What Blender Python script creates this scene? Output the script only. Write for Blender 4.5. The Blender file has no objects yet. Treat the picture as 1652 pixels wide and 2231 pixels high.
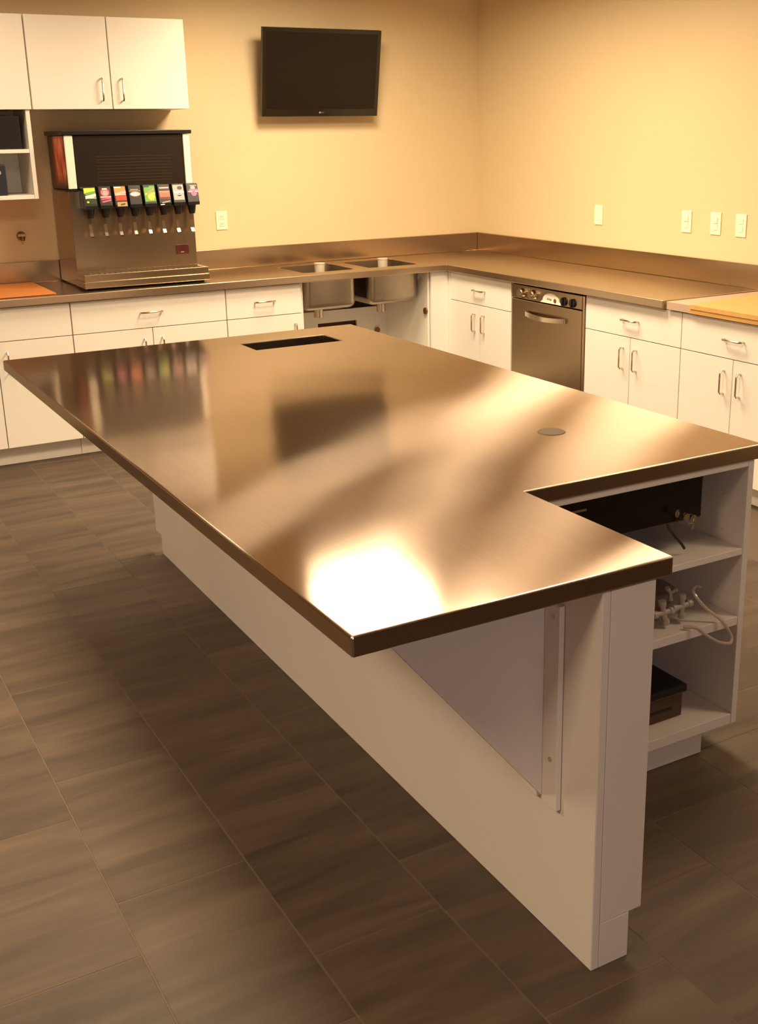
import bpy, bmesh, math, random
from mathutils import Vector, Matrix
random.seed(7)
scn = bpy.context.scene
col = scn.collection

# ------------------------------------------------------------------ camera, world, lights, exposure
W, H = 1652, 2231
FPX = 2486.4
CAM = Vector((-4.4862, -6.9526, 1.7138))
YAW, PITCH, ROLL = .5222, -.2975, -.0161
fwd = Vector((math.sin(YAW)*math.cos(PITCH), math.cos(YAW)*math.cos(PITCH), math.sin(PITCH)))
rt = Vector((math.cos(YAW), -math.sin(YAW), 0)); up = rt.cross(fwd)
r2 = rt*math.cos(ROLL) + up*math.sin(ROLL); u2 = -rt*math.sin(ROLL) + up*math.cos(ROLL)
cd = bpy.data.cameras.new('camera'); cam = bpy.data.objects.new('camera', cd); col.objects.link(cam)
M = Matrix(((r2.x, u2.x, -fwd.x, CAM.x), (r2.y, u2.y, -fwd.y, CAM.y), (r2.z, u2.z, -fwd.z, CAM.z), (0, 0, 0, 1)))
cam.matrix_world = M
cd.sensor_fit = 'VERTICAL'; cd.sensor_height = 36; cd.lens = 36*FPX/H
cd.shift_x = -95.5/H; cd.shift_y = -63.0/H
cd.clip_start = .05; cd.clip_end = 60
scn.camera = cam

wd = bpy.data.worlds.new('world'); scn.world = wd; wd.use_nodes = True
wd.node_tree.nodes['Background'].inputs[0].default_value = (1, .82, .6, 1)
wd.node_tree.nodes['Background'].inputs[1].default_value = .05

CEIL = 2.74
WARM = (1, .79, .525)
# ceiling troffers: x, y, watts, spread
TROFFERS = [(-1.60, -1.34, 46, 166), (-1.5, -2.28, 44, 166), (-1.9, -4.3, 16, 140), (-3.55, -3.7, 54, 150), (-3.6, -1.2, 15, 160),
            (-5.9, -3.4, 44, 140), (-1.2, -5.9, 12, 140), (-5.7, -6.1, 42, 140)]
LX, LY = .60, .60
for i, (lx, ly, p, sp_) in enumerate(TROFFERS):
    ld = bpy.data.lights.new('troffer_lamp', 'AREA'); ld.shape = 'RECTANGLE'; ld.size = LX; ld.size_y = LY
    ld.energy = p; ld.color = WARM; ld.spread = math.radians(sp_)
    lo = bpy.data.objects.new('troffer_lamp', ld); lo.location = (lx, ly, CEIL-.012); col.objects.link(lo)
# added unseen fill light at the rear wall, shaped like a window
ld = bpy.data.lights.new('rear_fill_lamp', 'AREA'); ld.shape = 'RECTANGLE'; ld.size = 2.6; ld.size_y = 1.3
ld.energy = 27; ld.color = (1, .86, .80)
lo = bpy.data.objects.new('rear_fill_lamp', ld); lo.location = (-4.3, -10.93, 1.65); lo.rotation_euler = (math.radians(90), 0, 0); col.objects.link(lo)

scn.view_settings.view_transform = 'Standard'; scn.view_settings.look = 'None'
scn.view_settings.exposure = 0.5; scn.view_settings.gamma = 1; scn.view_settings.use_curve_mapping = False
scn.cycles.use_denoising = True
scn.cycles.max_bounces = 10; scn.cycles.diffuse_bounces = 6; scn.cycles.glossy_bounces = 5
scn.cycles.sample_clamp_indirect = 6

# ------------------------------------------------------------------ materials
def srgb(r, g, b):
    f = lambda c: (c/255/12.92) if c/255 <= .04045 else ((c/255+.055)/1.055)**2.4
    return (f(r), f(g), f(b), 1)
def mat(name, c, rough=.5, metal=0, spec=.5, noise=None, bump=None, coat=0, trans=0, emit=None, alpha=1):
    m = bpy.data.materials.new(name); m.use_nodes = True
    nt = m.node_tree; b = nt.nodes['Principled BSDF']
    b.inputs['Base Color'].default_value = c; b.inputs['Roughness'].default_value = rough
    b.inputs['Metallic'].default_value = metal; b.inputs['Specular IOR Level'].default_value = spec
    b.inputs['Coat Weight'].default_value = coat; b.inputs['Transmission Weight'].default_value = trans
    b.inputs['Alpha'].default_value = alpha
    if emit: b.inputs['Emission Color'].default_value = c; b.inputs['Emission Strength'].default_value = emit
    geo = nt.nodes.new('ShaderNodeNewGeometry')
    if noise:                                   # (scale xyz, amount)
        sc, amt = noise
        mp = nt.nodes.new('ShaderNodeMapping'); mp.inputs['Scale'].default_value = sc
        nt.links.new(geo.outputs['Position'], mp.inputs[0])
        n = nt.nodes.new('ShaderNodeTexNoise'); n.inputs['Scale'].default_value = 1; n.inputs['Detail'].default_value = 4
        nt.links.new(mp.outputs[0], n.inputs['Vector'])
        mr = nt.nodes.new('ShaderNodeMapRange'); mr.inputs['From Min'].default_value = .25; mr.inputs['From Max'].default_value = .75
        mr.inputs['To Min'].default_value = 1-amt; mr.inputs['To Max'].default_value = 1+amt
        nt.links.new(n.outputs['Fac'], mr.inputs['Value'])
        mx = nt.nodes.new('ShaderNodeVectorMath'); mx.operation = 'SCALE'; mx.inputs[0].default_value = c[:3]
        nt.links.new(mr.outputs[0], mx.inputs['Scale']); nt.links.new(mx.outputs[0], b.inputs['Base Color'])
    if bump:                                    # (scale xyz, distance)
        sc, dist = bump
        mp = nt.nodes.new('ShaderNodeMapping'); mp.inputs['Scale'].default_value = sc
        nt.links.new(geo.outputs['Position'], mp.inputs[0])
        n = nt.nodes.new('ShaderNodeTexNoise'); n.inputs['Scale'].default_value = 1; n.inputs['Detail'].default_value = 2
        nt.links.new(mp.outputs[0], n.inputs['Vector'])
        bp = nt.nodes.new('ShaderNodeBump'); bp.inputs['Strength'].default_value = 1; bp.inputs['Distance'].default_value = dist
        nt.links.new(n.outputs['Fac'], bp.inputs['Height']); nt.links.new(bp.outputs[0], b.inputs['Normal'])
    return m
def steel(name, c, rough, aniso=.4, wave=None, wscale=(1, 1, 1), brush=(3, 220, 220), amt=.04, tail=None):
    m = mat(name, c, rough, 1, noise=(brush, amt))
    nt = m.node_tree; b = nt.nodes['Principled BSDF']
    b.inputs['Anisotropic'].default_value = aniso
    tg = nt.nodes.new('ShaderNodeTangent'); tg.direction_type = 'UV_MAP'; tg.uv_map = 'UVMap'
    nt.links.new(tg.outputs[0], b.inputs['Tangent'])
    if tail:                                    # wide lobe of the brushed grain on top of the sharper one
        b2 = nt.nodes.new('ShaderNodeBsdfAnisotropic'); b2.distribution = 'GGX'
        b2.inputs['Roughness'].default_value = tail[0]; b2.inputs['Anisotropy'].default_value = tail[1]
        nt.links.new(tg.outputs[0], b2.inputs['Tangent']); src = b.inputs['Base Color'].links[0].from_socket
        nt.links.new(src, b2.inputs['Color'])
        ms = nt.nodes.new('ShaderNodeMixShader'); ms.inputs[0].default_value = tail[2]
        out = [q for q in nt.nodes if q.type == 'OUTPUT_MATERIAL'][0]
        nt.links.new(b.outputs[0], ms.inputs[1]); nt.links.new(b2.outputs[0], ms.inputs[2]); nt.links.new(ms.outputs[0], out.inputs[0])
    if wave:
        geo = nt.nodes.new('ShaderNodeNewGeometry')
        mp = nt.nodes.new('ShaderNodeMapping'); mp.inputs['Scale'].default_value = wscale
        mp.inputs['Location'].default_value = (3.1, 1.7, .3)
        nt.links.new(geo.outputs['Position'], mp.inputs[0])
        n = nt.nodes.new('ShaderNodeTexNoise'); n.inputs['Scale'].default_value = 1; n.inputs['Detail'].default_value = 1
        nt.links.new(mp.outputs[0], n.inputs['Vector'])
        bp = nt.nodes.new('ShaderNodeBump'); bp.inputs['Distance'].default_value = wave
        nt.links.new(n.outputs['Fac'], bp.inputs['Height']); nt.links.new(bp.outputs[0], b.inputs['Normal'])
        if tail: nt.links.new(bp.outputs[0], b2.inputs['Normal'])
    return m
WALL = mat('cream_wall_paint', srgb(211, 192, 155), .6, spec=.3, noise=((2, 2, 2), .012), bump=((180, 180, 180), .0006))
CEILM = mat('ceiling_paint', srgb(222, 206, 180), .8)
DARKWALL = mat('brown_rear_wall_paint', srgb(70, 48, 38), .7)
WHITE = mat('white_laminate', srgb(232, 226, 216), .38, spec=.4, noise=((3, 3, 3), .008))
CARC = mat('white_melamine_edge', srgb(206, 190, 168), .5)
ISL = mat('white_island_laminate', srgb(222, 212, 206), .4, spec=.4, noise=((3, 3, 3), .01))
SST = steel('island_brushed_steel', srgb(212, 190, 172), .10, .3, wave=.0048, wscale=(1.25, 1.6, 1), brush=(220, 3, 220), tail=(.33, .90, .48))
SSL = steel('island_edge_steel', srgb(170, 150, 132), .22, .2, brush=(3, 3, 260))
SSP = steel('counter_brushed_steel', srgb(196, 176, 152), .28, .3, wave=.003)
SSD = steel('appliance_steel', srgb(174, 154, 128), .26, .3, brush=(220, 220, 4))
SSS = mat('splash_steel', srgb(186, 164, 138), .2, 1, noise=((4, 4, 300), .05))
BOWL = mat('sink_bowl_steel', srgb(176, 164, 148), .32, 1, noise=((30, 30, 30), .05))
CHROME = mat('bright_nickel', srgb(214, 200, 180), .2, 1)
BRASS = mat('dull_brass', srgb(150, 110, 66), .35, 1)
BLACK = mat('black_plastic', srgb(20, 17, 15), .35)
BLACKG = mat('gloss_black_bezel', srgb(16, 12, 10), .16)
SCREEN = mat('dark_screen', srgb(20, 11, 8), .3, spec=.3)
MERCH = mat('dark_brown_grille_panel', srgb(34, 24, 16), .3)
SLIT = mat('brown_grille_line', srgb(92, 68, 44), .35)
ACRYL = mat('white_acrylic', srgb(240, 232, 214), .4)
PLATE = mat('ivory_wall_plate', srgb(244, 232, 206), .35)
PLATED = mat('ivory_plate_detail', srgb(214, 196, 164), .4)
NAVY = mat('navy_box_card', srgb(22, 26, 38), .5)
PLY = mat('plywood', srgb(206, 160, 96), .55, noise=((3, 24, 24), .12))
PLYE = mat('plywood_edge', srgb(196, 150, 84), .7, noise=((4, 4, 300), .25))
BOARD = mat('orange_hardboard', srgb(190, 118, 58), .5, noise=((8, 8, 8), .06))
SEAM = mat('pale_worktop_strip', srgb(186, 160, 140), .4)
DARKIN = mat('dark_slot_and_shade', srgb(26, 20, 18), .8)
REDHOLE = mat('red_brown_opening', srgb(62, 30, 22), .8)
WOODBOX = mat('dark_brown_box', srgb(74, 50, 34), .45, noise=((6, 6, 60), .1))
CABLE = mat('dark_brown_cord', srgb(44, 30, 24), .5)
CLEARP = mat('clear_vinyl', srgb(232, 214, 196), .15, trans=.55, spec=.6)
FIT = mat('milky_plastic', srgb(172, 158, 144), .4)
TUBEM = mat('pale_steel_tube', srgb(226, 214, 196), .3, .35)
MESHB = mat('smoky_plastic_bag', srgb(150, 130, 112), .3, trans=.5)
GROUT = mat('floor_grout', srgb(92, 76, 62), .85)
TRIM = mat('white_trim_ring', srgb(235, 228, 215), .5)
GROM = mat('grommet_disc', srgb(76, 60, 42), .7, spec=.25)

def tile_material():
    m = bpy.data.materials.new('slate_tile'); m.use_nodes = True
    nt = m.node_tree; b = nt.nodes['Principled BSDF']; N = nt.nodes.new; L = nt.links.new
    geo = N('ShaderNodeNewGeometry'); oi = N('ShaderNodeObjectInfo')
    ofs = N('ShaderNodeVectorMath'); ofs.operation = 'MULTIPLY_ADD'
    cmb = N('ShaderNodeCombineXYZ')
    for k in range(3): L(oi.outputs['Random'], cmb.inputs[k])
    ofs.inputs[1].default_value = (9, 17, 5)
    L(cmb.outputs[0], ofs.inputs[0]); L(geo.outputs['Position'], ofs.inputs[2])
    mp = N('ShaderNodeMapping'); mp.inputs['Scale'].default_value = (1.6, 11, 1); mp.inputs['Rotation'].default_value = (0, 0, .12)
    L(ofs.outputs[0], mp.inputs[0])
    n = N('ShaderNodeTexNoise'); n.inputs['Scale'].default_value = 1; n.inputs['Detail'].default_value = 6; n.inputs['Roughness'].default_value = .6
    n.inputs['Distortion'].default_value = .5
    L(mp.outputs[0], n.inputs['Vector'])
    cr = N('ShaderNodeValToRGB')
    cr.color_ramp.elements[0].position = .3; cr.color_ramp.elements[0].color = srgb(62, 50, 41)
    cr.color_ramp.elements[1].position = .72; cr.color_ramp.elements[1].color = srgb(94, 77, 62)
    L(n.outputs['Fac'], cr.inputs[0])
    hv = N('ShaderNodeMapRange'); hv.inputs['To Min'].default_value = .94; hv.inputs['To Max'].default_value = 1.06
    L(oi.outputs['Random'], hv.inputs['Value'])
    sc = N('ShaderNodeVectorMath'); sc.operation = 'SCALE'; L(cr.outputs[0], sc.inputs[0]); L(hv.outputs[0], sc.inputs['Scale'])
    L(sc.outputs[0], b.inputs['Base Color'])
    b.inputs['Roughness'].default_value = .55; b.inputs['Specular IOR Level'].default_value = .35
    bp = N('ShaderNodeBump'); bp.inputs['Distance'].default_value = .0015; L(n.outputs['Fac'], bp.inputs['Height']); L(bp.outputs[0], b.inputs['Normal'])
    return m
TILE = tile_material()

# ------------------------------------------------------------------ helpers
def B(bm, x0, x1, y0, y1, z0, z1, bev=0, mi=0):
    x0, x1 = min(x0, x1), max(x0, x1); y0, y1 = min(y0, y1), max(y0, y1); z0, z1 = min(z0, z1), max(z0, z1)
    vs = [bm.verts.new(p) for p in ((x0,y0,z0),(x1,y0,z0),(x1,y1,z0),(x0,y1,z0),(x0,y0,z1),(x1,y0,z1),(x1,y1,z1),(x0,y1,z1))]
    fs = [bm.faces.new([vs[i] for i in f]) for f in ((3,2,1,0),(4,5,6,7),(0,1,5,4),(1,2,6,5),(2,3,7,6),(3,0,4,7))]
    for f in fs: f.material_index = mi
    if bev:
        es = list({e for f in fs for e in f.edges})
        bmesh.ops.bevel(bm, geom=es, offset=bev, segments=2, affect='EDGES', profile=.5)
def prism(bm, pts, y0, y1, axis='y'):
    """extrude polygon pts (a,b) along an axis"""
    def P(a, b, c): return {'y': (a, c, b), 'x': (c, a, b), 'z': (a, b, c)}[axis]
    v0 = [bm.verts.new(P(a, b, y0)) for a, b in pts]; v1 = [bm.verts.new(P(a, b, y1)) for a, b in pts]
    bm.faces.new(v0); bm.faces.new(v1[::-1])
    n = len(pts)
    for i in range(n): bm.faces.new((v0[i], v1[i], v1[(i+1) % n], v0[(i+1) % n]))
    bmesh.ops.recalc_face_normals(bm, faces=bm.faces)
def cyl(bm, c, r, h, axis='z', n=24, r2=None):
    r2 = r if r2 is None else r2
    c = Vector(c)
    A, Bv, Cv = {'z': ((1,0,0),(0,1,0),(0,0,1)), 'y': ((1,0,0),(0,0,1),(0,1,0)), 'x': ((0,1,0),(0,0,1),(1,0,0))}[axis]
    A, Bv, Cv = Vector(A), Vector(Bv), Vector(Cv)
    lo = [bm.verts.new(c + (A*math.cos(t)+Bv*math.sin(t))*r) for t in [2*math.pi*i/n for i in range(n)]]
    hi = [bm.verts.new(c + Cv*h + (A*math.cos(t)+Bv*math.sin(t))*r2) for t in [2*math.pi*i/n for i in range(n)]]
    bm.faces.new(lo[::-1]); bm.faces.new(hi)
    for i in range(n): bm.faces.new((lo[i], lo[(i+1) % n], hi[(i+1) % n], hi[i]))
    bmesh.ops.recalc_face_normals(bm, faces=bm.faces)
def tube(bm, pts, r, n=8):
    pts = [Vector(p) for p in pts]; rings = []
    prev = None
    for i, p in enumerate(pts):
        t = (pts[min(i+1, len(pts)-1)] - pts[max(i-1, 0)]).normalized()
        a = (prev - t*prev.dot(t)) if prev is not None else t.orthogonal()
        a.normalize(); prev = a; b = t.cross(a)
        rr = r[i] if isinstance(r, (list, tuple)) else r
        rings.append([bm.verts.new(p + (a*math.cos(2*math.pi*k/n)+b*math.sin(2*math.pi*k/n))*rr) for k in range(n)])
    for i in range(len(rings)-1):
        for k in range(n): bm.faces.new((rings[i][k], rings[i][(k+1) % n], rings[i+1][(k+1) % n], rings[i+1][k]))
    bm.faces.new(rings[0][::-1]); bm.faces.new(rings[-1])
    bmesh.ops.recalc_face_normals(bm, faces=bm.faces)
def slab(bm, xs, ys, on, z0, z1, bev=.003):
    nx, ny = len(xs)-1, len(ys)-1
    V = {}
    def v(i, j, k):
        if (i, j, k) not in V: V[i, j, k] = bm.verts.new((xs[i], ys[j], (z0, z1)[k]))
        return V[i, j, k]
    f = lambda i, j: 0 <= i < nx and 0 <= j < ny and on(.5*(xs[i]+xs[i+1]), .5*(ys[j]+ys[j+1]))
    for i in range(nx):
        for j in range(ny):
            if not f(i, j): continue
            bm.faces.new((v(i,j,1), v(i+1,j,1), v(i+1,j+1,1), v(i,j+1,1)))
            bm.faces.new((v(i,j+1,0), v(i+1,j+1,0), v(i+1,j,0), v(i,j,0)))
            if not f(i, j-1): bm.faces.new((v(i,j,0), v(i+1,j,0), v(i+1,j,1), v(i,j,1)))
            if not f(i+1, j): bm.faces.new((v(i+1,j,0), v(i+1,j+1,0), v(i+1,j+1,1), v(i+1,j,1)))
            if not f(i, j+1): bm.faces.new((v(i+1,j+1,0), v(i,j+1,0), v(i,j+1,1), v(i+1,j+1,1)))
            if not f(i-1, j): bm.faces.new((v(i,j+1,0), v(i,j,0), v(i,j,1), v(i,j+1,1)))
    bm.normal_update()
    if bev:
        es = [e for e in bm.edges if len(e.link_faces) == 2 and e.calc_face_angle() > .5]
        bmesh.ops.bevel(bm, geom=es, offset=bev, segments=3, affect='EDGES', profile=.5)
def finish(bm, name, mats, parent=None, loc=None, swap=False, smooth=False):
    """one bmesh (world coordinates) -> one linked mesh object"""
    if not isinstance(mats, (list, tuple)): mats = [mats]
    bm.normal_update()
    uv = bm.loops.layers.uv.new('UVMap')
    for f in bm.faces:
        n = f.normal; ax = max(range(3), key=lambda k: abs(n[k]))
        for l in f.loops:
            c = l.vert.co
            l[uv].uv = ((c.y, c.x) if swap else (c.x, c.y)) if ax == 2 else ((c.x, c.z) if ax == 1 else (c.y, c.z))
        f.smooth = smooth
    if parent is not None: o0 = wl(parent)
    elif loc is not None: o0 = Vector(loc)
    else:
        c = [v.co for v in bm.verts]
        o0 = Vector((sum(v.x for v in c)/len(c), sum(v.y for v in c)/len(c), min(v.z for v in c)))
    bmesh.ops.translate(bm, verts=bm.verts, vec=-o0)
    me = bpy.data.meshes.new(name); bm.to_mesh(me); bm.free()
    for m in mats: me.materials.append(m)
    o = bpy.data.objects.new(name, me); col.objects.link(o)
    if parent is not None: o.parent = parent
    else: o.location = o0
    if smooth:
        try: me.set_sharp_from_angle(angle=math.radians(40))
        except Exception: pass
    return o
def wl(o):
    v = Vector(o.location)
    while o.parent: o = o.parent; v += Vector(o.location)
    return v
def bx(name, m, parent, x0, x1, y0, y1, z0, z1, bev=.0015, swap=False):
    bm = bmesh.new(); B(bm, x0, x1, y0, y1, z0, z1, bev); return finish(bm, name, m, parent, swap=swap)
def tag(o, label, cat, group=None):
    o['label'] = label; o['category'] = cat
    if group: o['group'] = group
    return o
def thing(name, loc, label, cat, group=None):
    o = bpy.data.objects.new(name, None); o.empty_display_size = .1; o.location = loc; col.objects.link(o)
    return tag(o, label, cat, group)
def structure(o): o['kind'] = 'structure'; return o

# ------------------------------------------------------------------ room shell
def plain(name, m, *b):
    bm = bmesh.new(); B(bm, *b); return structure(finish(bm, name, m))
plain('wall_back', WALL, -8.2, .1, 0, .1, 0, CEIL)
plain('wall_right', WALL, 0, .1, -11, 0, 0, CEIL)
plain('wall_left', WALL, -8.2, -8.1, -11, 0, 0, CEIL)
plain('wall_rear', DARKWALL, -8.2, .1, -11.1, -11, 0, CEIL)
plain('ceiling', CEILM, -8.2, .1, -11.1, .1, CEIL, CEIL+.1)
floor = plain('floor', GROUT, -8.2, .1, -11.1, .1, -.05, -.0007)
floor['label'] = 'dark slate-look tile floor'
TW, TL = .322, .61
def tile_mesh():
    bm = bmesh.new(); B(bm, -TW/2+.0022, TW/2-.0022, -TL/2+.0022, TL/2-.0018, -.012, 0)
    es = [e for e in bm.edges if all(v.co.z > -.001 for v in e.verts)]
    bmesh.ops.bevel(bm, geom=es, offset=.0007, segments=1, affect='EDGES')
    me = bpy.data.meshes.new('tile'); bm.to_mesh(me); bm.free(); me.materials.append(TILE); return me
tm = tile_mesh()
far = bmesh.new(); nt_ = 0
for k in range(-2, 26):
    x1 = -2.38 + TW*2 - (k)*TW + TW*0           # right edge of the column
    xc = x1 - TW/2 - .0
    if xc > -.02 or xc < -8.0: continue
    kk = round((-2.38 - x1)/TW)
    off = (-5.02 - .205*kk) % TL
    for j in range(-19, 2):
        yc = off + j*TL + TL/2
        if yc > -.2 or yc < -10.6: continue
        if -5.0 < xc < -.5 and -6.1 < yc < -.45:
            o = bpy.data.objects.new('tile', tm); col.objects.link(o); o.parent = floor
            o.location = Vector((xc, yc, 0)) - wl(floor); nt_ += 1
        else:
            vs = [far.verts.new((xc+sx*(TW/2-.0022), yc+sy*(TL/2-.0022), 0)) for sx, sy in ((-1,-1),(1,-1),(1,1),(-1,1))]
            far.faces.new(vs)
fo = finish(far, 'outer_tiles', TILE, floor); fo['kind'] = 'stuff'

for i, (lx, ly, p, sp_) in enumerate(TROFFERS):
    bm = bmesh.new(); a, b, w_ = LX/2+.003, LY/2+.003, .022
    B(bm, lx-a-w_, lx+a+w_, ly-b-w_, ly-b, CEIL-.016, CEIL-.0005, .002); B(bm, lx-a-w_, lx+a+w_, ly+b, ly+b+w_, CEIL-.016, CEIL-.0005, .002)
    B(bm, lx-a-w_, lx-a, ly-b+.0005, ly+b-.0005, CEIL-.016, CEIL-.0005, .002); B(bm, lx+a, lx+a+w_, ly-b+.0005, ly+b-.0005, CEIL-.016, CEIL-.0005, .002)
    tag(finish(bm, 'troffer_frame', TRIM), 'white frame of a square ceiling light outside the picture', 'ceiling light', 'square ceiling lights')
rear_fill = thing('fill_panel_1', (-4.3, -11, .98), 'added window-shaped fill panel on the rear wall behind the viewer', 'window'); structure(rear_fill)  # made-up window shape around the added fill lamp
bm = bmesh.new()
B(bm, -5.66, -2.94, -10.998, -10.96, .93, 1.0, .003); B(bm, -5.66, -2.94, -10.998, -10.96, 2.3, 2.37, .003)
B(bm, -5.66, -5.60, -10.998, -10.96, 1.0, 2.3, .003); B(bm, -3.0, -2.94, -10.998, -10.96, 1.0, 2.3, .003); B(bm, -4.33, -4.27, -10.998, -10.96, 1.0, 2.3, .003)
finish(bm, 'fill_panel_frame', TRIM, rear_fill)
bx('fill_glow_pane', mat('fill_glow', (.55, .42, .38, 1), .1, emit=.6), rear_fill, -5.6, -3.0, -10.998, -10.99, 1.0, 2.3, bev=0)  # glowing pane added along with the rear fill light

# ------------------------------------------------------------------ cabinet helpers
def PB(run, a0, a1, d0, d1, z0, z1):           # a: along the wall, d: distance out from the wall
    return (a0, a1, -d1, -d0, z0, z1) if run == 'back' else (-d1, -d0, a0, a1, z0, z1)
def PP(run, a, d, z): return (a, -d, z) if run == 'back' else (-d, a, z)
def handle(parent, run, a, d, z, vertical, length=.11, r=.0048):
    o = .028; h = length/2
    path = [(-h, 0), (-h, o*.7), (-h+o*.35, o), (h-o*.35, o), (h, o*.7), (h, 0)]
    pts = [PP(run, a, d+q, z+s) if vertical else PP(run, a+s, d+q, z) for s, q in path]
    bm = bmesh.new(); tube(bm, pts, r, 8); return finish(bm, 'handle', CHROME, parent, smooth=True)
FD = .643                                      # front face of doors
def base_cabinet(run, a0, a1, label, ndoor=2, drawer=True, split=None, hside=1, hl=.12, front_only=False):
    lo, hi = min(a0, a1), max(a0, a1)
    t = thing('base_cabinet', PP(run, (lo+hi)/2, .3, 0), label, 'cabinet', 'white base cabinets along the walls')
    bm = bmesh.new()
    B(bm, *PB(run, lo+.001, lo+.019, .03, FD-.021, .11, .868)); B(bm, *PB(run, hi-.019, hi-.001, .03, FD-.021, .11, .868))
    B(bm, *PB(run, lo+.019, hi-.019, .03, FD-.021, .11, .128)); B(bm, *PB(run, lo+.019, hi-.019, .03, .045, .128, .868))
    B(bm, *PB(run, lo+.019, hi-.019, .045, FD-.021, .85, .868))
    B(bm, *PB(run, lo+.019, hi-.019, FD-.05, FD-.021, .68, .70))
    finish(bm, 'carcass', CARC, t)
    bx('toe_kick', WHITE, t, *PB(run, lo, hi, .4, .563, .001, .11))
    g = .0022; zs = .6905
    if drawer:
        d = bx('drawer_front', WHITE, t, *PB(run, lo+g, hi-g, FD-.02, FD, zs+.002, .866), bev=.001)
        handle(d, run, (lo+hi)/2, FD, .78, False, hl)
    sp = [lo, hi] if ndoor == 1 else [lo, split if split is not None else (lo+hi)/2, hi]
    for i in range(len(sp)-1):
        d = bx('door', WHITE, t, *PB(run, sp[i]+g, sp[i+1]-g, FD-.02, FD, .112, zs-.002 if drawer else .866), bev=.001)
        if ndoor == 2: ha = sp[i+1]-.052 if i == 0 else sp[i]+.052
        else: ha = hi-.05 if hside > 0 else lo+.05
        handle(d, run, ha, FD, .578, True, .108)
    return t
base_cabinet('back', -2.151, -1.674, 'narrow white base cabinet immediately left of the open sink bay', 1, True, hside=1)
base_cabinet('back', -3.039, -2.153, 'wide white base cabinet with two doors below the drinks dispenser')
base_cabinet('back', -3.927, -3.041, 'white base cabinet at the left edge of the picture, under the orange board', split=-3.445)
base_cabinet('right', -1.357, -.673, 'white base cabinet between the corner filler and the steel dishwasher')
base_cabinet('right', -2.814, -2.066, 'white base cabinet immediately right of the steel dishwasher')
base_cabinet('right', -3.52, -2.816, 'white base cabinet under the plywood, second to the right of the dishwasher')
base_cabinet('right', -4.28, -3.522, 'white base cabinet past the plywood, last one by the right edge of the picture')

# ------------------------------------------------------------------ open sink bay
t = thing('sink_bay', (-1.2, -.3, 0), 'open white bay without doors under the twin sink bowls', 'cabinet')
bm = bmesh.new()                                # back panel with a rectangular opening
hx0, hx1, hz0, hz1 = -1.30, -1.01, .468, .511
B(bm, -1.672, hx0, -.05, -.034, .1, .592); B(bm, hx1, -.68, -.05, -.034, .1, .592)
B(bm, hx0, hx1, -.05, -.034, .1, hz0); B(bm, hx0, hx1, -.05, -.034, hz1, .592)
finish(bm, 'back_panel', WHITE, t)
bx('side_panel', WHITE, t, -1.672, -1.655, -.62, -.03, .0, .868)
bx('side_panel', WHITE, t, -.785, -.770, -.62, -.052, .0, .868)
bx('corner_filler', WHITE, t, -.770, -.6435, -.6425, -.622, .11, .868)
bx('corner_filler', WHITE, t, -.643, -.624, -.6715, -.6225, .11, .868)
bx('bottom_panel', WHITE, t, -1.654, -.786, -.60, -.052, .08, .098)
bx('toe_kick', WHITE, t, -1.672, -.785, -.563, -.548, .001, .078)
bx('cut_opening', REDHOLE, t, hx0, hx1, -.03, -.024, hz0, hz1, bev=0)
bx('bowl_shade_panel', DARKIN, t, -1.10, -.86, -.030, -.012, .594, .86, bev=0)  # dark sheet painted in for the shade behind the bowls
for (cx_, cy_, cz_, ax) in ((-.796, -.60, .62, 'x'), (-.86, -.062, .43, 'y')):
    bm = bmesh.new(); cyl(bm, (cx_, cy_, cz_), .021, .012, ax, 16, .017 if ax == 'y' else .021); finish(bm, 'pipe_stub', BRASS, t, smooth=True)
bm = bmesh.new(); tube(bm, [(-1.50, -.07, .30), (-1.50, -.07, .46), (-1.49, -.07, .475), (-1.46, -.07, .48), (-1.40, -.07, .48)], .014, 10)
finish(bm, 'supply_pipe', BRASS, t, smooth=True)

# ------------------------------------------------------------------ steel countertop with backsplash and two bowls
HC, LIP, D, YEND = .914, .041, .673, -2.707
BOWLS = [(-1.61, -1.25), (-1.16, -.80)]; BY0, BY1 = -.545, -.15
t = thing('steel_countertop', (-1.5, -.3, HC-LIP), 'stainless steel L-shaped countertop and backsplash running around the corner of the room', 'countertop')
bm = bmesh.new()
xs = sorted([-4.3, -1.61, -1.25, -1.16, -.80, -D, -.001]); ys = sorted([YEND, -D, BY0, BY1, -.001])
def on_top(x, y):
    if y < -D: return x > -D
    if BY0 < y < BY1 and any(a < x < b for a, b in BOWLS): return False
    return True
slab(bm, xs, ys, on_top, HC-LIP, HC, .004)
finish(bm, 'worktop', SSP, t)
bx('backsplash', SSS, t, -4.3, -.0005, -.02, -.0005, HC+.0003, HC+.124, .003)
bx('backsplash', SSS, t, -.02, -.0005, -4.3, -.021, HC+.0003, HC+.124, .003)
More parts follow.
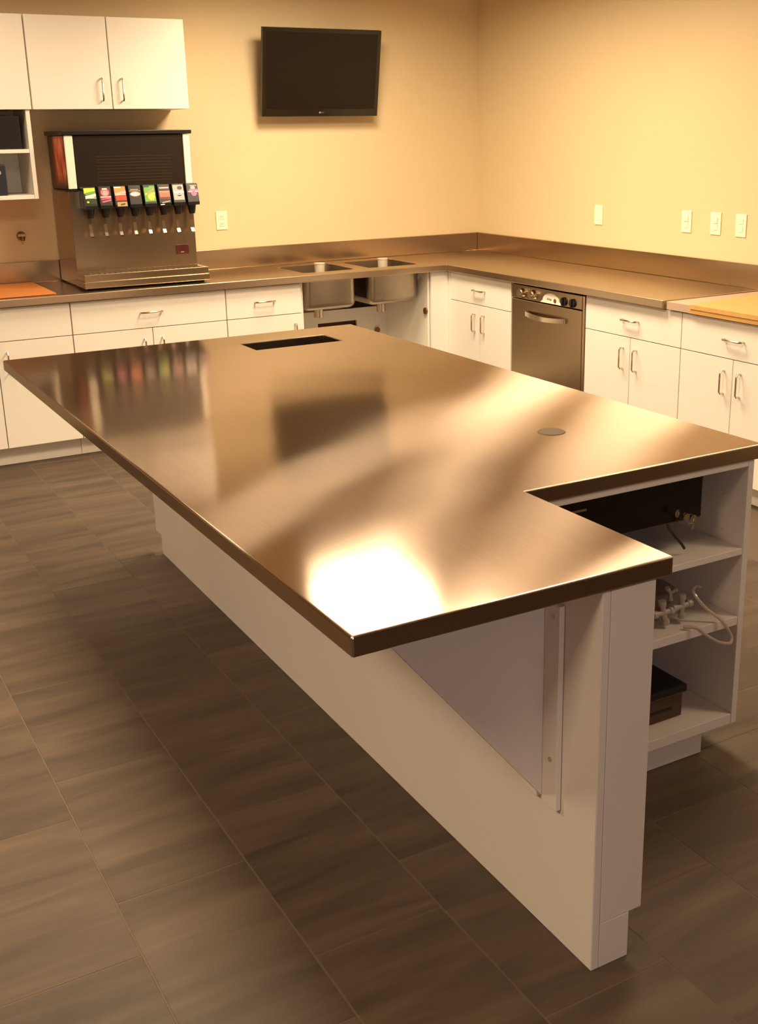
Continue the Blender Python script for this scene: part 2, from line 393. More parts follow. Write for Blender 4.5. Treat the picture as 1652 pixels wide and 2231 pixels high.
for a, b in BOWLS:
    z0 = .675; th = .004
    # open-topped box with rounded edges, double skinned
    o = bmesh.new(); B(o, a, b, BY0, BY1, z0, HC-.001)
    topf = max(o.faces, key=lambda f: f.calc_center_median().z)
    bmesh.ops.delete(o, geom=[topf], context='FACES_ONLY')
    es = [e for e in o.edges if len(e.link_faces) == 2]
    bmesh.ops.bevel(o, geom=es, offset=.045, segments=5, affect='EDGES', profile=.5)
    bmesh.ops.solidify(o, geom=o.faces[:], thickness=th)
    bo = finish(o, 'sink_bowl', BOWL, t, smooth=True)
    bm = bmesh.new(); cyl(bm, ((a+b)/2, (BY0+BY1)/2, z0-.07), .03, .066, 'z', 20); cyl(bm, ((a+b)/2, (BY0+BY1)/2, z0-.01), .045, .008, 'z', 20)
    finish(bm, 'drain', CHROME, bo, smooth=True)
    if a > -1.2: bx('gap_shade_sheet', BLACK, bo, a-.0025, a-.0005, BY0+.05, BY1-.03, .72, .868, bev=0)  # black sheet standing in for the shade between the two bowls
for (sx, lab) in ((-1.405, 'short silver overflow tube standing in the left sink bowl'), (-.955, 'short silver overflow tube standing in the right sink bowl')):
    bm = bmesh.new(); cyl(bm, (sx, -.34, .68), .027, .262, 'z', 24, .033)
    cyl(bm, (sx, -.34, .938), .035, .006, 'z', 24)
    tag(finish(bm, 'overflow_tube', TUBEM, smooth=True), lab, 'sink tube', 'overflow tubes in the sinks')

# worktop section beyond the steel end: pale strip and loose plywood
o = thing('unfinished_worktop', (-.33, -3.5, HC-LIP), 'unfinished worktop end of plywood sheets and a pale strip beside the steel countertop', 'worktop')
bx('pale_strip', SEAM, o, -.662, -.021, -2.885, -2.722, HC-LIP, HC-.003, .001)
bx('plywood_sheet', [PLYE], o, -.668, -.021, -4.3, -2.887, HC-.0405, HC-.020, .0008)
bm = bmesh.new(); prism(bm, [(-.671, -2.893), (-.671, -4.3), (-.021, -4.3), (-.021, -2.80)], HC-.0185, HC+.002, 'z')
finish(bm, 'plywood_sheet', PLY, o)
bm = bmesh.new(); B(bm, -4.2, -3.10, -.62, -.03, HC+.002, HC+.009, .001)
tag(finish(bm, 'hardboard_sheet', BOARD), 'thin orange-brown board lying on the steel counter left of the drinks dispenser', 'board')

# ------------------------------------------------------------------ dishwasher
t = thing('dishwasher', (-.33, -1.71, 0), 'brown-tinted stainless steel undercounter dishwasher in the right-hand cabinet run', 'dishwasher')
y0, y1 = -2.036, -1.365
bx('body', BLACK, t, -.60, -.05, -2.05, -1.362, .02, .862)
bx('door', SSD, t, -FD, -.601, y0, y1, .12, .778, .003)
cp = bx('control_panel', SSD, t, -FD, -.601, y0, y1, .784, .86, .003)
bx('side_strip', SSS, t, -FD, -.601, -2.058, -2.040, .12, .86, .001)
bx('toe_kick', BLACK, t, -.57, -.5, y0, y1, .005, .118)
for yk in (-1.475, -1.585):
    bm = bmesh.new(); cyl(bm, (-FD-.020, yk, .818), .027, .020, 'x', 24, .030); cyl(bm, (-FD-.032, yk, .818), .017, .012, 'x', 20, .019)
    finish(bm, 'knob', CHROME, cp, smooth=True)
for yk in (-1.872, -1.952):
    bm = bmesh.new(); cyl(bm, (-FD-.010, yk, .812), .024, .010, 'x', 20); B(bm, -FD-.018, -FD-.010, yk-.006, yk+.006, .79, .834, .002)
    finish(bm, 'button', BLACK, cp, smooth=True)
bm = bmesh.new()
pl = [(-1.655, .787)] + [(-1.755+.078*math.cos(a), .800+.044*math.sin(a)) for a in [math.pi*i/8 for i in range(9)]] + [(-1.855, .787)]
prism(bm, pl, -FD-.005, -FD, 'x'); lp = finish(bm, 'badge_plate', ACRYL, cp)
bm = bmesh.new()
for q, (ya, yb, za, zb) in enumerate([(-1.728, -1.722, .806, .816), (-1.739, -1.733, .806, .816), (-1.750, -1.744, .804, .814), (-1.761, -1.755, .804, .814)]): B(bm, -FD-.0062, -FD-.005, ya, yb, za, zb)
fl = finish(bm, 'badge_print', SLIT, cp); fl['kind'] = 'stuff'
bm = bmesh.new(); cyl(bm, (-FD-.0065, -1.795, .806), .012, .0015, 'x', 16); finish(bm, 'badge_dot', SLIT, cp)
bm = bmesh.new()
hp = [(-FD, -1.52, .705)] + [(-FD-.012-.034*math.sin(math.pi*i/10), -1.525-.37*i/10, .705-.006*math.sin(math.pi*i/10)) for i in range(11)] + [(-FD, -1.90, .705)]
rings = []
for p in hp: rings.append([bm.verts.new((p[0]+a, p[1], p[2]+b)) for a, b in ((-.006, -.013), (.004, -.013), (.004, .013), (-.006, .013))])
for i in range(len(rings)-1):
    for k in range(4): bm.faces.new((rings[i][k], rings[i][(k+1) % 4], rings[i+1][(k+1) % 4], rings[i+1][k]))
bm.faces.new(rings[0]); bm.faces.new(rings[-1][::-1]); bmesh.ops.recalc_face_normals(bm, faces=bm.faces)
finish(bm, 'handle', CHROME, bpy.data.objects[t.name], smooth=True)

# ------------------------------------------------------------------ wall cabinets and open shelf
WD = .33; WZ0, WZ1 = 1.868, 2.345
def wall_cabinet(x0, x1, sp, label):
    t = thing('wall_cabinet', ((x0+x1)/2, -.15, WZ0), label, 'cabinet', 'white wall cabinets on the back wall')
    bm = bmesh.new(); B(bm, x0+.001, x1-.001, -WD+.021, -.001, WZ0, WZ1, .001); finish(bm, 'carcass', WHITE, t)
    s = [x0, sp, x1]
    for i in range(2):
        d = bx('door', WHITE, t, s[i]+.003, s[i+1]-.003, -WD, -WD+.019, WZ0, WZ1, .002)
        handle(d, 'back', s[i+1]-.055 if i == 0 else s[i]+.058, WD, 1.970, True, .115)
wall_cabinet(-3.055, -2.178, -2.618, 'white two-door wall cabinet hanging above the drinks dispenser')
wall_cabinet(-3.93, -3.057, -3.49, 'white wall cabinet cut by the top left corner of the picture')
t = thing('open_wall_shelf', (-3.5, -.15, 1.40), 'open two-tier white wall shelf holding dark boxes at the left edge', 'shelf')
bx('side_panel', WHITE, t, -3.092, -3.070, -WD+.01, -.001, 1.402, 1.867)
bx('side_panel', WHITE, t, -3.93, -3.908, -WD+.01, -.001, 1.402, 1.867)
bx('shelf', WHITE, t, -3.907, -3.093, -WD+.01, -.001, 1.402, 1.424)
bx('shelf', WHITE, t, -3.907, -3.093, -WD+.01, -.001, 1.644, 1.664)
bx('back_panel', WHITE, t, -3.907, -3.093, -.012, -.001, 1.425, 1.643)
def dark_box(x0, x1, y0, y1, z0, z1, m, label, mark):
    bm = bmesh.new(); B(bm, x0, x1, y0, y1, z0, z1, .004); o = finish(bm, 'storage_box', m); tag(o, label, 'box')
    bm = bmesh.new(); cyl(bm, (mark[0], y0-.0015, mark[1]), .012, .0014, 'y', 14); B(bm, mark[0]-.03, mark[0]-.014, y0-.0015, y0-.0002, mark[1]-.008, mark[1]+.006)
    finish(bm, 'printed_mark', FIT, o)
dark_box(-3.70, -3.125, -.30, -.03, 1.6655, 1.835, BLACK, 'large black box filling the upper tier of the open wall shelf', (-3.245, 1.775))
dark_box(-3.62, -3.225, -.30, -.04, 1.4255, 1.585, NAVY, 'navy blue box on the lower tier of the open wall shelf', (-3.262, 1.545))

# ------------------------------------------------------------------ television
t = thing('wall_television', (-1.25, -.05, 2.08), 'flat black television tilted forward on the back wall', 'television')
import mathutils
def tilt_box(name, m, x0, x1, s0, s1, d0, d1, bev=.003):
    """panel coordinates: s up along the tilted screen, d outwards from its front face"""
    bot = Vector((0, -.10, 1.826)); top = Vector((0, -.19, 2.332)); e = (top-bot); Ls = e.length; e.normalize(); n = Vector((0, -e.z, e.y))
    bm = bmesh.new(); B(bm, x0, x1, s0*Ls, s1*Ls, d0, d1, bev)
    for v in bm.verts: x, s, d = v.co; v.co = Vector((x, 0, 0)) + bot + e*s + n*d
    bmesh.ops.recalc_face_normals(bm, faces=bm.faces)
    return finish(bm, name, m, t)
tilt_box('casing', BLACK, -1.640, -.842, 0, 1, -.032, 0)
tilt_box('bezel', BLACKG, -1.640, -.842, 0, 1, .0, .004, .0015)
tilt_box('screen', SCREEN, -1.615, -.867, .085, .955, .0041, .0052, 0)
tilt_box('rear_housing', BLACK, -1.50, -.98, .15, .8, -.055, -.0325)
o = tilt_box('logo', FIT, -1.256, -1.246, .036, .052, .0041, .0055, 0)
o2 = tilt_box('logo', SLIT, -1.243, -1.222, .038, .050, .0041, .0055, 0)
bx('wall_bracket', BLACK, t, -1.40, -1.08, -.05, -.001, 1.98, 2.16)

# ------------------------------------------------------------------ wall plates
def plate(wall, a, z0, z1, w, kind, label):
    if wall == 'back': mk = lambda a0, a1, d0, d1, z0, z1: (a0, a1, -d1, -d0, z0, z1)
    else: mk = lambda a0, a1, d0, d1, z0, z1: (-d1, -d0, a0, a1, z0, z1)
    bm = bmesh.new(); B(bm, *mk(a-w/2, a+w/2, .0005, .006, z0, z1), .002)
    o = finish(bm, 'wall_plate', PLATE); tag(o, label, 'outlet' if kind == 'outlet' else ('switch' if kind == 'rocker' else 'wall plate')); zc = (z0+z1)/2
    if kind == 'outlet':
        for dz in (-.021, .021):
            bm = bmesh.new(); B(bm, *mk(a-.017, a+.017, .006, .0085, zc+dz-.014, zc+dz+.014), .002)
            s = finish(bm, 'socket', PLATE, o)
            bm = bmesh.new()
            for dx in (-.006, .006): B(bm, *mk(a+dx-.0012, a+dx+.0012, .0085, .009, zc+dz-.004, zc+dz+.006))
            finish(bm, 'slots', BLACK if wall == 'back' else PLATED, s)
    elif kind == 'rocker':
        bx('rocker', PLATE, o, *mk(a-.017, a+.017, .006, .009, zc-.033, zc-.0015)); bx('rocker', PLATED if 0 else PLATE, o, *mk(a-.017, a+.017, .006, .011, zc+.0015, zc+.033))
    else:
        bx('insert', PLATE, o, *mk(a-.017, a+.017, .006, .0075, zc-.033, zc+.033))
plate('back', -1.908, 1.155, 1.268, .073, 'outlet', 'ivory duplex outlet on the back wall beside the drinks dispenser')
plate('right', -1.353, 1.165, 1.281, .078, 'blank', 'ivory wall plate nearest the room corner on the right wall')
plate('right', -2.122, 1.167, 1.285, .076, 'rocker', 'ivory rocker switch, left one of the three close together on the right wall')
plate('right', -2.346, 1.169, 1.286, .077, 'rocker', 'ivory rocker switch, middle one of the three close together on the right wall')
plate('right', -2.530, 1.169, 1.286, .075, 'outlet', 'ivory outlet, rightmost of the three close plates on the right wall')
t = thing('water_valve', (-3.126, -.001, 1.18), 'small brass water valve on the back wall left of the drinks dispenser', 'valve')
bm = bmesh.new(); cyl(bm, (-3.126, -.006, 1.184), .026, .006, 'y', 20); finish(bm, 'escutcheon', BRASS, t, smooth=True)
bm = bmesh.new(); tube(bm, [(-3.126, -.006, 1.184), (-3.126, -.05, 1.184)], .009, 10); tube(bm, [(-3.126, -.045, 1.16), (-3.126, -.045, 1.205)], .011, 10); finish(bm, 'valve_body', BRASS, t, smooth=True)
bm = bmesh.new(); B(bm, -3.155, -3.112, -.075, -.062, 1.186, 1.200, .003); cyl(bm, (-3.130, -.066, 1.19), .007, .016, 'y', 10); finish(bm, 'valve_handle', CHROME, t)

# ------------------------------------------------------------------ drinks dispenser
t = thing('drinks_dispenser', (-2.585, -.3, HC), 'stainless steel soda fountain with eight valves and a black top housing', 'drinks dispenser')
X0, X1, YF = -2.932, -2.228, -.42
bx('base_skirt', BLACK, t, X0+.015, X1-.015, -.56, -.05, HC+.0005, HC+.012)
bx('body', SSD, t, X0, X1, YF, -.035, HC+.012, 1.445, .004)
tr = bx('drip_tray', SSD, t, X0-.008, X1+.004, -.605, YF-.0005, HC+.014, .963, .002)
bx('tray_rim', SSD, tr, X0-.004, X1+.0, -.600, YF-.0005, .9635, 1.001, .0015)
bm = bmesh.new()
for i in range(22): B(bm, X0+.03+i*.03, X0+.044+i*.03, -.585, YF-.02, 1.0012, 1.004)
gr = finish(bm, 'drip_grille', CHROME, tr)
mh = bx('top_housing', MERCH, t, X0+.004, X1-.004, YF+.004, -.035, 1.4455, 1.732, .003)
bx('front_panel', MERCH, mh, X0+.052, X1-.042, YF-.006, YF+.003, 1.448, 1.730, .002)
bx('top_lid', BLACK, t, X0-.01, X1+.012, YF-.02, -.030, 1.7325, 1.755, .003)
for xa, xb in ((X0+.002, X0+.048), (X1-.038, X1+.0)):
    s = bx('light_strip', ACRYL, t, xa, xb, YF-.012, YF+.003, 1.450, 1.731, .004); s['label'] = 'white corner strip of the top housing'
bx('housing_edge', BLACK, t, X0-.004, X0+.05, YF-.016, -.10, 1.436, 1.4445, .001)
bm = bmesh.new()
for i in range(9): B(bm, -2.765, -2.345, YF-.0078, YF-.006, 1.485+i*.0165, 1.4862+i*.0165)
finish(bm, 'grille_lines', SLIT, t)
# backlit-style poster on the left side of the housing (unlit)
pm = bpy.data.materials.new('side_poster_print'); pm.use_nodes = True
nt = pm.node_tree; b = nt.nodes['Principled BSDF']; b.inputs['Roughness'].default_value = .35
tc = nt.nodes.new('ShaderNodeNewGeometry'); mp = nt.nodes.new('ShaderNodeMapping'); mp.inputs['Scale'].default_value = (1, 22, 8)
nz = nt.nodes.new('ShaderNodeTexNoise'); nz.inputs['Scale'].default_value = 1; nz.inputs['Detail'].default_value = 3
nt.links.new(tc.outputs['Position'], mp.inputs[0]); nt.links.new(mp.outputs[0], nz.inputs['Vector'])
rp = nt.nodes.new('ShaderNodeValToRGB'); e = rp.color_ramp.elements
e[0].position = .32; e[0].color = srgb(150, 62, 38); e[1].position = .7; e[1].color = srgb(232, 150, 124)
x = rp.color_ramp.elements.new(.5); x.color = srgb(214, 104, 70)
nt.links.new(nz.outputs['Fac'], rp.inputs[0])
sx = nt.nodes.new('ShaderNodeSeparateXYZ'); nt.links.new(tc.outputs['Position'], sx.inputs[0])
def ramp_mix(axis, a, b_, c, prev):
    mr = nt.nodes.new('ShaderNodeMapRange'); mr.inputs['From Min'].default_value = a; mr.inputs['From Max'].default_value = b_; nt.links.new(sx.outputs[axis], mr.inputs['Value'])
    mx = nt.nodes.new('ShaderNodeMix'); mx.data_type = 'RGBA'; nt.links.new(mr.outputs[0], mx.inputs['Factor']); nt.links.new(prev, mx.inputs['A']); mx.inputs['B'].default_value = c; return mx.outputs['Result']
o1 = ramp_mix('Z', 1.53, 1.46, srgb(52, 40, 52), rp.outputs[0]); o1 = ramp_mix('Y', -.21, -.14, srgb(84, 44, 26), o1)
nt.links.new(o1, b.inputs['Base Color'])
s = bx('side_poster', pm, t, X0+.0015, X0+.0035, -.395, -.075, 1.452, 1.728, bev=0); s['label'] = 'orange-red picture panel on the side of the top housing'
bm = bmesh.new(); B(bm, -2.352, -2.275, YF-.003, YF-.0005, 1.062, 1.118, .001); s = finish(bm, 'rating_plate', mat('dark_red_sticker', srgb(70, 16, 12), .4), t)
bm = bmesh.new(); B(bm, -2.325, -2.305, YF-.0036, YF-.003, 1.074, 1.078); finish(bm, 'sticker_line', FIT, s)
LC = {k: mat('label_'+k, c, .35) for k, c in dict(yellow=srgb(226, 216, 66), green=srgb(96, 160, 50), darkgreen=srgb(26, 54, 20), white=srgb(238, 220, 212), pink=srgb(222, 96, 140),
      orange=srgb(238, 138, 60), red=srgb(206, 56, 24), tan=srgb(170, 140, 92), black=srgb(24, 16, 14), maroon=srgb(92, 28, 20), grey=srgb(170, 158, 156), rose=srgb(240, 176, 176), salmon=srgb(202, 98, 74), darkgrey=srgb(52, 42, 38)).items()}
def R(u0, v0, u1, v1, sk=0): return [(u0, v0-sk), (u1, v0+sk), (u1, v1+sk), (u0, v1-sk)]
def disc(u, v, r, asp=1): return [(u+r*math.cos(2*math.pi*i/14), v+r*asp*math.sin(2*math.pi*i/14)) for i in range(14)]
PAT = [
 [('yellow', R(.04, .66, .96, .98)), ('green', R(.12, .62, .96, .76, .05)), ('yellow', R(.08, .80, .5, .86, .02)), ('white', R(.1, .42, .98, .60, .06)), ('white', R(.3, .38, .98, .43)), ('darkgreen', R(.1, .06, .98, .34)), ('yellow', disc(.26, .18, .10, .5))],
 [('maroon', R(.1, .12, .9, .96)), ('pink', disc(.5, .70, .36, .62)), ('grey', disc(.5, .66, .24, .6)), ('white', R(.3, .86, .7, .94)), ('rose', R(.08, .40, .96, .48)), ('pink', R(.12, .30, .92, .37, .02)), ('pink', R(.18, .16, .92, .24, .05))],
 [('orange', R(.04, .52, .96, 1.0)), ('white', R(.04, .92, .6, 1.0)), ('rose', R(.06, .50, .52, .66, .02)), ('rose', R(.52, .60, .98, .74, .02)), ('red', R(.08, .20, .98, .50)), ('white', R(.2, .52, .95, .56)), ('tan', R(.14, -.14, .98, .12)), ('darkgrey', R(.42, -.06, .8, .02, .02))],
 [('black', R(.04, .1, .96, .96)), ('grey', R(.14, .78, .8, .82)), ('tan', R(.04, .70, .96, .74)), ('rose', disc(.5, .54, .44, .30)), ('white', disc(.45, .54, .3, .3)), ('maroon', R(.2, .34, .8, .38))],
 [('green', R(.04, .08, .96, .98)), ('darkgreen', R(.04, .9, .5, .98)), ('yellow', disc(.6, .36, .30, .7)), ('yellow', R(.1, .48, .96, .58, .02)), ('tan', [(.08, .40), (.55, .52), (.96, .86), (.5, .72)])],
 [('black', R(.04, .0, .96, .98)), ('rose', R(.12, .80, .92, .88)), ('tan', R(.06, .58, .98, .66)), ('salmon', R(.08, .30, .98, .57)), ('maroon', R(.08, .16, .98, .29)), ('grey', R(.2, -.02, .9, .04, .04)), ('white', R(.04, -.16, .4, -.11, .01))],
 [('grey', R(.04, .10, .96, .98)), ('darkgrey', disc(.64, .80, .22, .5)), ('white', R(.1, .50, .98, .60)), ('darkgrey', disc(.55, .40, .18, .5)), ('white', R(.35, .40, .7, .45))],
 [('black', R(.04, .0, .96, .98)), ('tan', R(.3, .88, .9, .94)), ('grey', disc(.55, .78, .22, .5)), ('pink', R(.2, .50, .96, .70)), ('white', R(.08, .54, .98, .58)), ('pink', disc(.6, .44, .25, .6))],
]
for i in range(8):
    cx_ = -2.842 + i*.0829; w = .066; yo = -.515
    v = bx('valve', BLACK, t, cx_-w/2, cx_+w/2, yo+.012, YF-.001, 1.345, 1.462, .004)
    T0 = Vector((cx_-w/2, yo+.0075, 1.462)); T1 = Vector((cx_-w/2, yo-.018, 1.362)); ev = T0-T1; n = Vector((0, -ev.z, ev.y)).normalized()
    bm = bmesh.new(); prism(bm, [(yo+.012, 1.462), (yo+.012, 1.345), (yo-.018, 1.345), (yo-.018, 1.362), (yo+.008, 1.462)], cx_-w/2, cx_+w/2, 'x')
    fc = finish(bm, 'valve_face', BLACK, v)
    bm = bmesh.new(); keys = []
    for q, (mk_, poly) in enumerate(PAT[i]):
        if mk_ not in keys: keys.append(mk_)
        d = .0006 + q*.00025
        f = bm.faces.new([bm.verts.new(T1 + ev*(.04+vv*.92) + Vector((uu*w, 0, 0)) + n*d) for uu, vv in poly]); f.material_index = keys.index(mk_)
        f.normal_update()
        if f.normal.dot(n) < 0: f.normal_flip()
    finish(bm, 'flavour_label', [LC[k] for k in keys], v)
    bm = bmesh.new(); cyl(bm, (cx_, yo+.03, 1.295), .017, .05, 'z', 16, .026); finish(bm, 'nozzle', BLACK, v, smooth=True)
    bm = bmesh.new()
    pth = [(yo+.052, 1.345), (yo+.050, 1.26), (yo+.042, 1.215), (yo+.030, 1.196), (yo+.018, 1.190)]
    L_ = [bm.verts.new((cx_-.009, a, z)) for a, z in pth]; R_ = [bm.verts.new((cx_+.009, a, z)) for a, z in pth]
    fs = [bm.faces.new((L_[k], L_[k+1], R_[k+1], R_[k])) for k in range(4)]
    bmesh.ops.solidify(bm, geom=fs, thickness=.002)
    finish(bm, 'lever', CHROME, v)

# ------------------------------------------------------------------ island: steel top
IZ, IL = .910, .040
xL, xR, xE, yB, yC, yE = -3.721, -2.236, -3.010, -2.425, -4.868, -5.375
t = thing('island_worktop', (-2.95, -3.8, IZ-IL), 'large L-shaped brushed steel island top with glossy reflections in the foreground', 'countertop')
bm = bmesh.new(); sx0, sx1, sy0, sy1 = -2.83, -2.455, -2.785, -2.608
slab(bm, [xL, xE, sx0, sx1, xR], [yE, yC, sy0, sy1, yB], lambda x, y: not (x > xE and y < yC) and not (sx0 < x < sx1 and sy0 < y < sy1), IZ-IL, IZ, .0045)
wt = finish(bm, 'worktop', [SST, SSL], t, swap=True)
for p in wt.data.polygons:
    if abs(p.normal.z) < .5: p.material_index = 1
bx('slot_liner', BLACK, t, sx0+.0005, sx1-.0005, sy0+.0005, sy1-.0005, .72, .73, bev=0)
bm = bmesh.new(); B(bm, sx0-.012, sx0-.001, sy0, sy1, .72, IZ-IL-.001); B(bm, sx1+.001, sx1+.012, sy0, sy1, .72, IZ-IL-.001); B(bm, sx0-.012, sx1+.012, sy1+.001, sy1+.012, .72, IZ-IL-.001); B(bm, sx0-.012, sx1+.012, sy0-.012, sy0-.001, .72, IZ-IL-.001)
finish(bm, 'slot_box', DARKIN, t)
bm = bmesh.new(); cyl(bm, (-2.632, -4.456, IZ-.0005), .040, .0022, 'z', 32, .038); g = finish(bm, 'grommet', GROM, t, smooth=True); g['label'] = 'round brown cable grommet'

# ------------------------------------------------------------------ island: base
t = thing('island_cabinet', (-2.7, -3.9, 0), 'white laminate island base with end wing, knee bracket and open end shelves', 'island cabinet')
TOPZ = IZ-IL-.001
xn, xf, yn, yf = -3.1835, -3.158, -5.373, -2.316
bm = bmesh.new()                                # long panel: slightly out of parallel with the top, notched at its far end
poly = [(yn, 0), (yn, TOPZ), (yf, TOPZ), (yf, .085), (yf-.075, .085), (yf-.075, 0)]
vs0 = [bm.verts.new((xn+(xf-xn)*(y-yn)/(yf-yn), y, z)) for y, z in poly]; vs1 = [bm.verts.new((v.co.x+.02, v.co.y, v.co.z)) for v in vs0]
bm.faces.new(vs0); bm.faces.new(vs1[::-1])
for i in range(6): bm.faces.new((vs0[i], vs1[i], vs1[(i+1) % 6], vs0[(i+1) % 6]))
bmesh.ops.recalc_face_normals(bm, faces=bm.faces); bmesh.ops.bevel(bm, geom=[e for e in bm.edges if e.calc_face_angle(0) > .5], offset=.0015, segments=2, affect='EDGES')
finish(bm, 'long_panel', ISL, t)
bx('end_wing', ISL, t, xn+.0205, -3.051, yn+.0003, yC+.02, .112, TOPZ)
bx('end_wing_toe', ISL, t, xn+.0205, -3.084, yn+.0003, yC+.02, 0, .1115)
CX1 = -2.2626; CY = -4.8635
bm = bmesh.new()
B(bm, -3.1365, CX1-.0, -2.45, -2.40, .1, TOPZ)          # far end
B(bm, -3.05, CX1, -4.30, -4.28, .1, TOPZ)               # back of the open shelves
B(bm, CX1-.018, CX1, -4.279, -2.451, .1, TOPZ); B(bm, -3.13, CX1-.019, -4.279, -2.451, .1, .118)
finish(bm, 'carcass', ISL, t)
bx('side_panel', ISL, t, CX1-.020, CX1, CY, -4.301, .089, TOPZ)
bx('side_panel', ISL, t, -3.050, -3.030, CY, -4.301, .089, TOPZ)
for nm, z0, z1 in (('bottom_shelf', .089, .120), ('shelf', .395, .421), ('shelf', .603, .622), ('top_rail', .853, TOPZ)):
    if nm == 'top_rail': bx(nm, ISL, t, -3.029, CX1-.021, CY, CY+.05, z0, z1)
    else: bx(nm, ISL, t, -3.029, CX1-.021, CY+.001, -4.302, z0, z1)
bx('toe_kick', ISL, t, -3.05, -2.354, -4.825, -4.0, 0, .088)
bx('toe_kick', ISL, t, -3.05, -2.33, -3.999, -2.47, 0, .088)
bm = bmesh.new()
for zz in (.448, .483, .520, .555, .655, .689, .723, .757): cyl(bm, (CX1-.0215, -4.783, zz), .0032, .0012, 'x', 8)
finish(bm, 'shelf_pin_holes', CARC, t)
gy = -5.205
bm = bmesh.new(); prism(bm, [(xn-.0005, TOPZ), (xn-.0005, .335), (-3.190, .335), (-3.626, TOPZ)], gy, gy+.019, 'y')
finish(bm, 'knee_bracket', ISL, t)
cl = bx('cleat', ISL, t, -3.1975, xn-.0005, -5.256, gy-.0005, .33, .80)
for zz in (.446, .772):
    bm = bmesh.new(); cyl(bm, (-3.2003, -5.234, zz), .0055, .0030, 'x', 14); finish(bm, 'screw', CHROME, cl, smooth=True)
bx('cleat', ISL, t, -3.1975, xn-.0005, gy+.0195, gy+.07, .33, .80)

# ------------------------------------------------------------------ things in the open end of the island
t = thing('cash_drawer', (-2.62, -4.6, .735), 'black cash drawer mounted under the steel top in the upper end compartment', 'cash drawer')
bx('drawer_body', BLACK, t, -2.86, -2.40, -4.79, -4.38, .722, .852, .004)
fr = bx('drawer_front', BLACKG, t, -2.868, -2.392, -4.812, -4.791, .716, .851, .006)
bx('slot_trim', CHROME, fr, -2.85, -2.785, -4.8145, -4.8115, .806, .812, .0005)
bm = bmesh.new(); cyl(bm, (-2.484, -4.820, .745), .011, .008, 'y', 18); lk = finish(bm, 'lock', CHROME, fr, smooth=True)
t = thing('key_ring', (-2.47, -4.83, .70), 'small bunch of keys hanging from the lock of the black cash drawer', 'keys')
bm = bmesh.new(); B(bm, -2.487, -2.482, -4.845, -4.8205, .735, .755, .001); cyl(bm, (-2.4845, -4.853, .745), .010, .0025, 'y', 14); finish(bm, 'key', CHROME, t)
bm = bmesh.new(); tube(bm, [(-2.470+.012*math.cos(a), -4.851+.003*math.sin(a), .737+.012*math.sin(a)) for a in [2*math.pi*i/14 for i in range(15)]], .0012, 6); finish(bm, 'ring', CHROME, t, smooth=True)
bm = bmesh.new(); B(bm, -2.462, -2.452, -4.850, -4.847, .705, .728, .001); cyl(bm, (-2.457, -4.8500, .735), .011, .003, 'y', 14); finish(bm, 'key', CHROME, t)
bm = bmesh.new(); tube(bm, [(-2.503, -4.80, .7155), (-2.500, -4.808, .700), (-2.485, -4.812, .680), (-2.462, -4.815, .655), (-2.452, -4.816, .640)], .0038, 8)
tag(finish(bm, 'drawer_cord', CABLE, smooth=True), 'short dark cord hanging below the black cash drawer', 'cord')
t = thing('lidded_box', (-2.62, -4.6, .1205), 'dark brown box with a black lid on the bottom shelf of the island end', 'box')
bx('box_body', WOODBOX, t, -2.82, -2.408, -4.795, -4.50, .1208, .196, .003)
bx('lid', BLACK, t, -2.828, -2.400, -4.806, -4.49, .1965, .222, .006)
bx('slot_pull', BLACK, t, -2.56, -2.448, -4.7975, -4.7955, .150, .157, .0005)
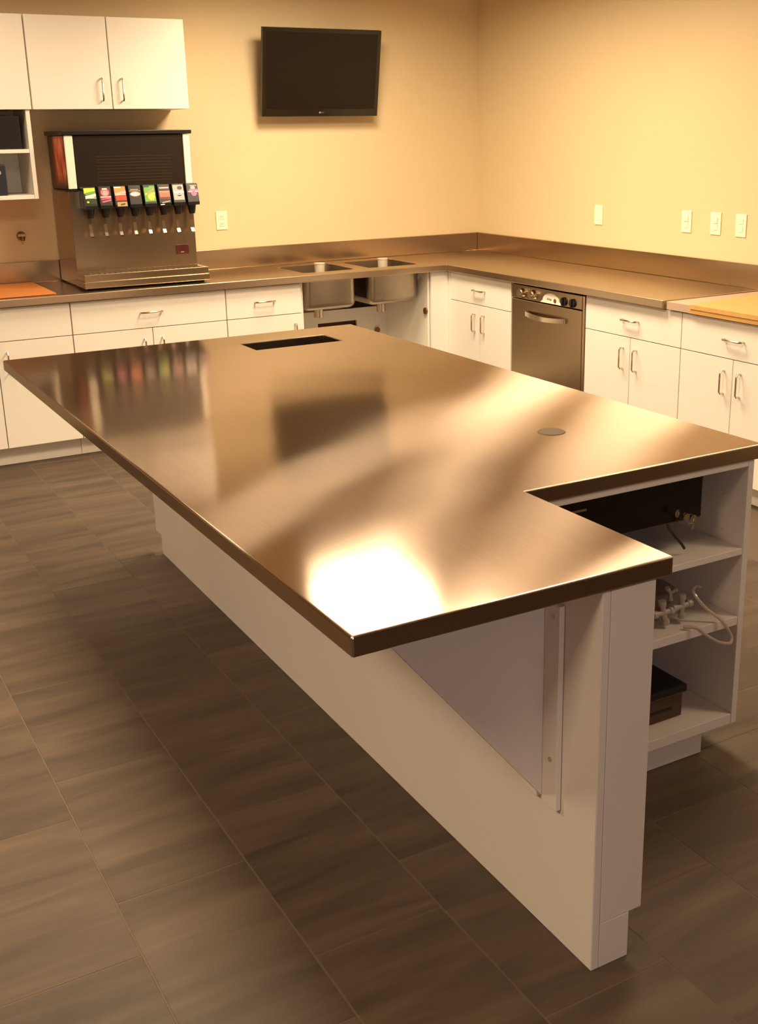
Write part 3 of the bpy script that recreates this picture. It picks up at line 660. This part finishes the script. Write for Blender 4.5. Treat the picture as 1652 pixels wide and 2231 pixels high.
# bag of clear plastic parts on the middle shelf
t = thing('parts_bag', (-2.55, -4.7, .422), 'smoky clear plastic bag lying on the middle shelf of the island end', 'bag')
bm = bmesh.new(); bmesh.ops.create_uvsphere(bm, u_segments=28, v_segments=16, radius=1)
rb = random.Random(3)
for v in bm.verts:
    c = v.co; k = 1 + .10*math.sin(7*c.x+2*c.z) + .08*math.sin(11*c.y+3*c.x)
    v.co = Vector((-2.59 + c.x*.20*k, -4.68 + c.y*.12*k, .422 + max(.001, (c.z+.72)*.052*k)))
bp_ = finish(bm, 'bag_film', MESHB, t, smooth=True)
def fitting(px, pz, py, s, arms, label):
    bm = bmesh.new()
    for a in arms:
        d = Vector((math.cos(a), 0, math.sin(a))); p0 = Vector((px, py, pz)); tube(bm, [p0, p0+d*s*.6, p0+d*s*.62, p0+d*s], [s*.22, s*.22, s*.30, s*.30], 10)
    tag(finish(bm, 'tube_fitting', FIT, smooth=True), label, 'fitting', 'white plastic tube fittings on the middle shelf')
fitting(-2.515, .468, -4.815, .036, (0, math.pi*.55, math.pi, -1.2), 'white plastic tube fitting nearest the end wing on the middle shelf')
fitting(-2.448, .472, -4.815, .034, (.1, math.pi/2, math.pi, -math.pi/2), 'white cross-shaped tube fitting in the middle of the shelf')
fitting(-2.478, .512, -4.80, .022, (.3, 2.2, -1.5), 'small white tube fitting lying behind the cross-shaped one')
bm = bmesh.new()
pts = [(-2.36, -4.79, .500), (-2.385, -4.80, .512), (-2.405, -4.81, .505), (-2.405, -4.83, .488), (-2.385, -4.845, .460), (-2.355, -4.872, .430), (-2.335, -4.880, .400), (-2.325, -4.885, .376), (-2.34, -4.893, .366), (-2.38, -4.89, .378), (-2.42, -4.882, .406), (-2.448, -4.876, .430), (-2.475, -4.845, .4275)]
sm = []
for i in range(len(pts)-1):
    p0, p1, p2, p3 = [Vector(pts[max(0, min(len(pts)-1, i+k))]) for k in (-1, 0, 1, 2)]
    for s in range(5):
        u = s/5; sm.append(.5*((2*p1)+(-p0+p2)*u+(2*p0-5*p1+4*p2-p3)*u*u+(-p0+3*p1-3*p2+p3)*u**3))
tube(bm, sm, .0046, 8)
tag(finish(bm, 'clear_tube', CLEARP, smooth=True), 'loop of clear vinyl tubing hanging over the edge of the middle shelf', 'tubing')
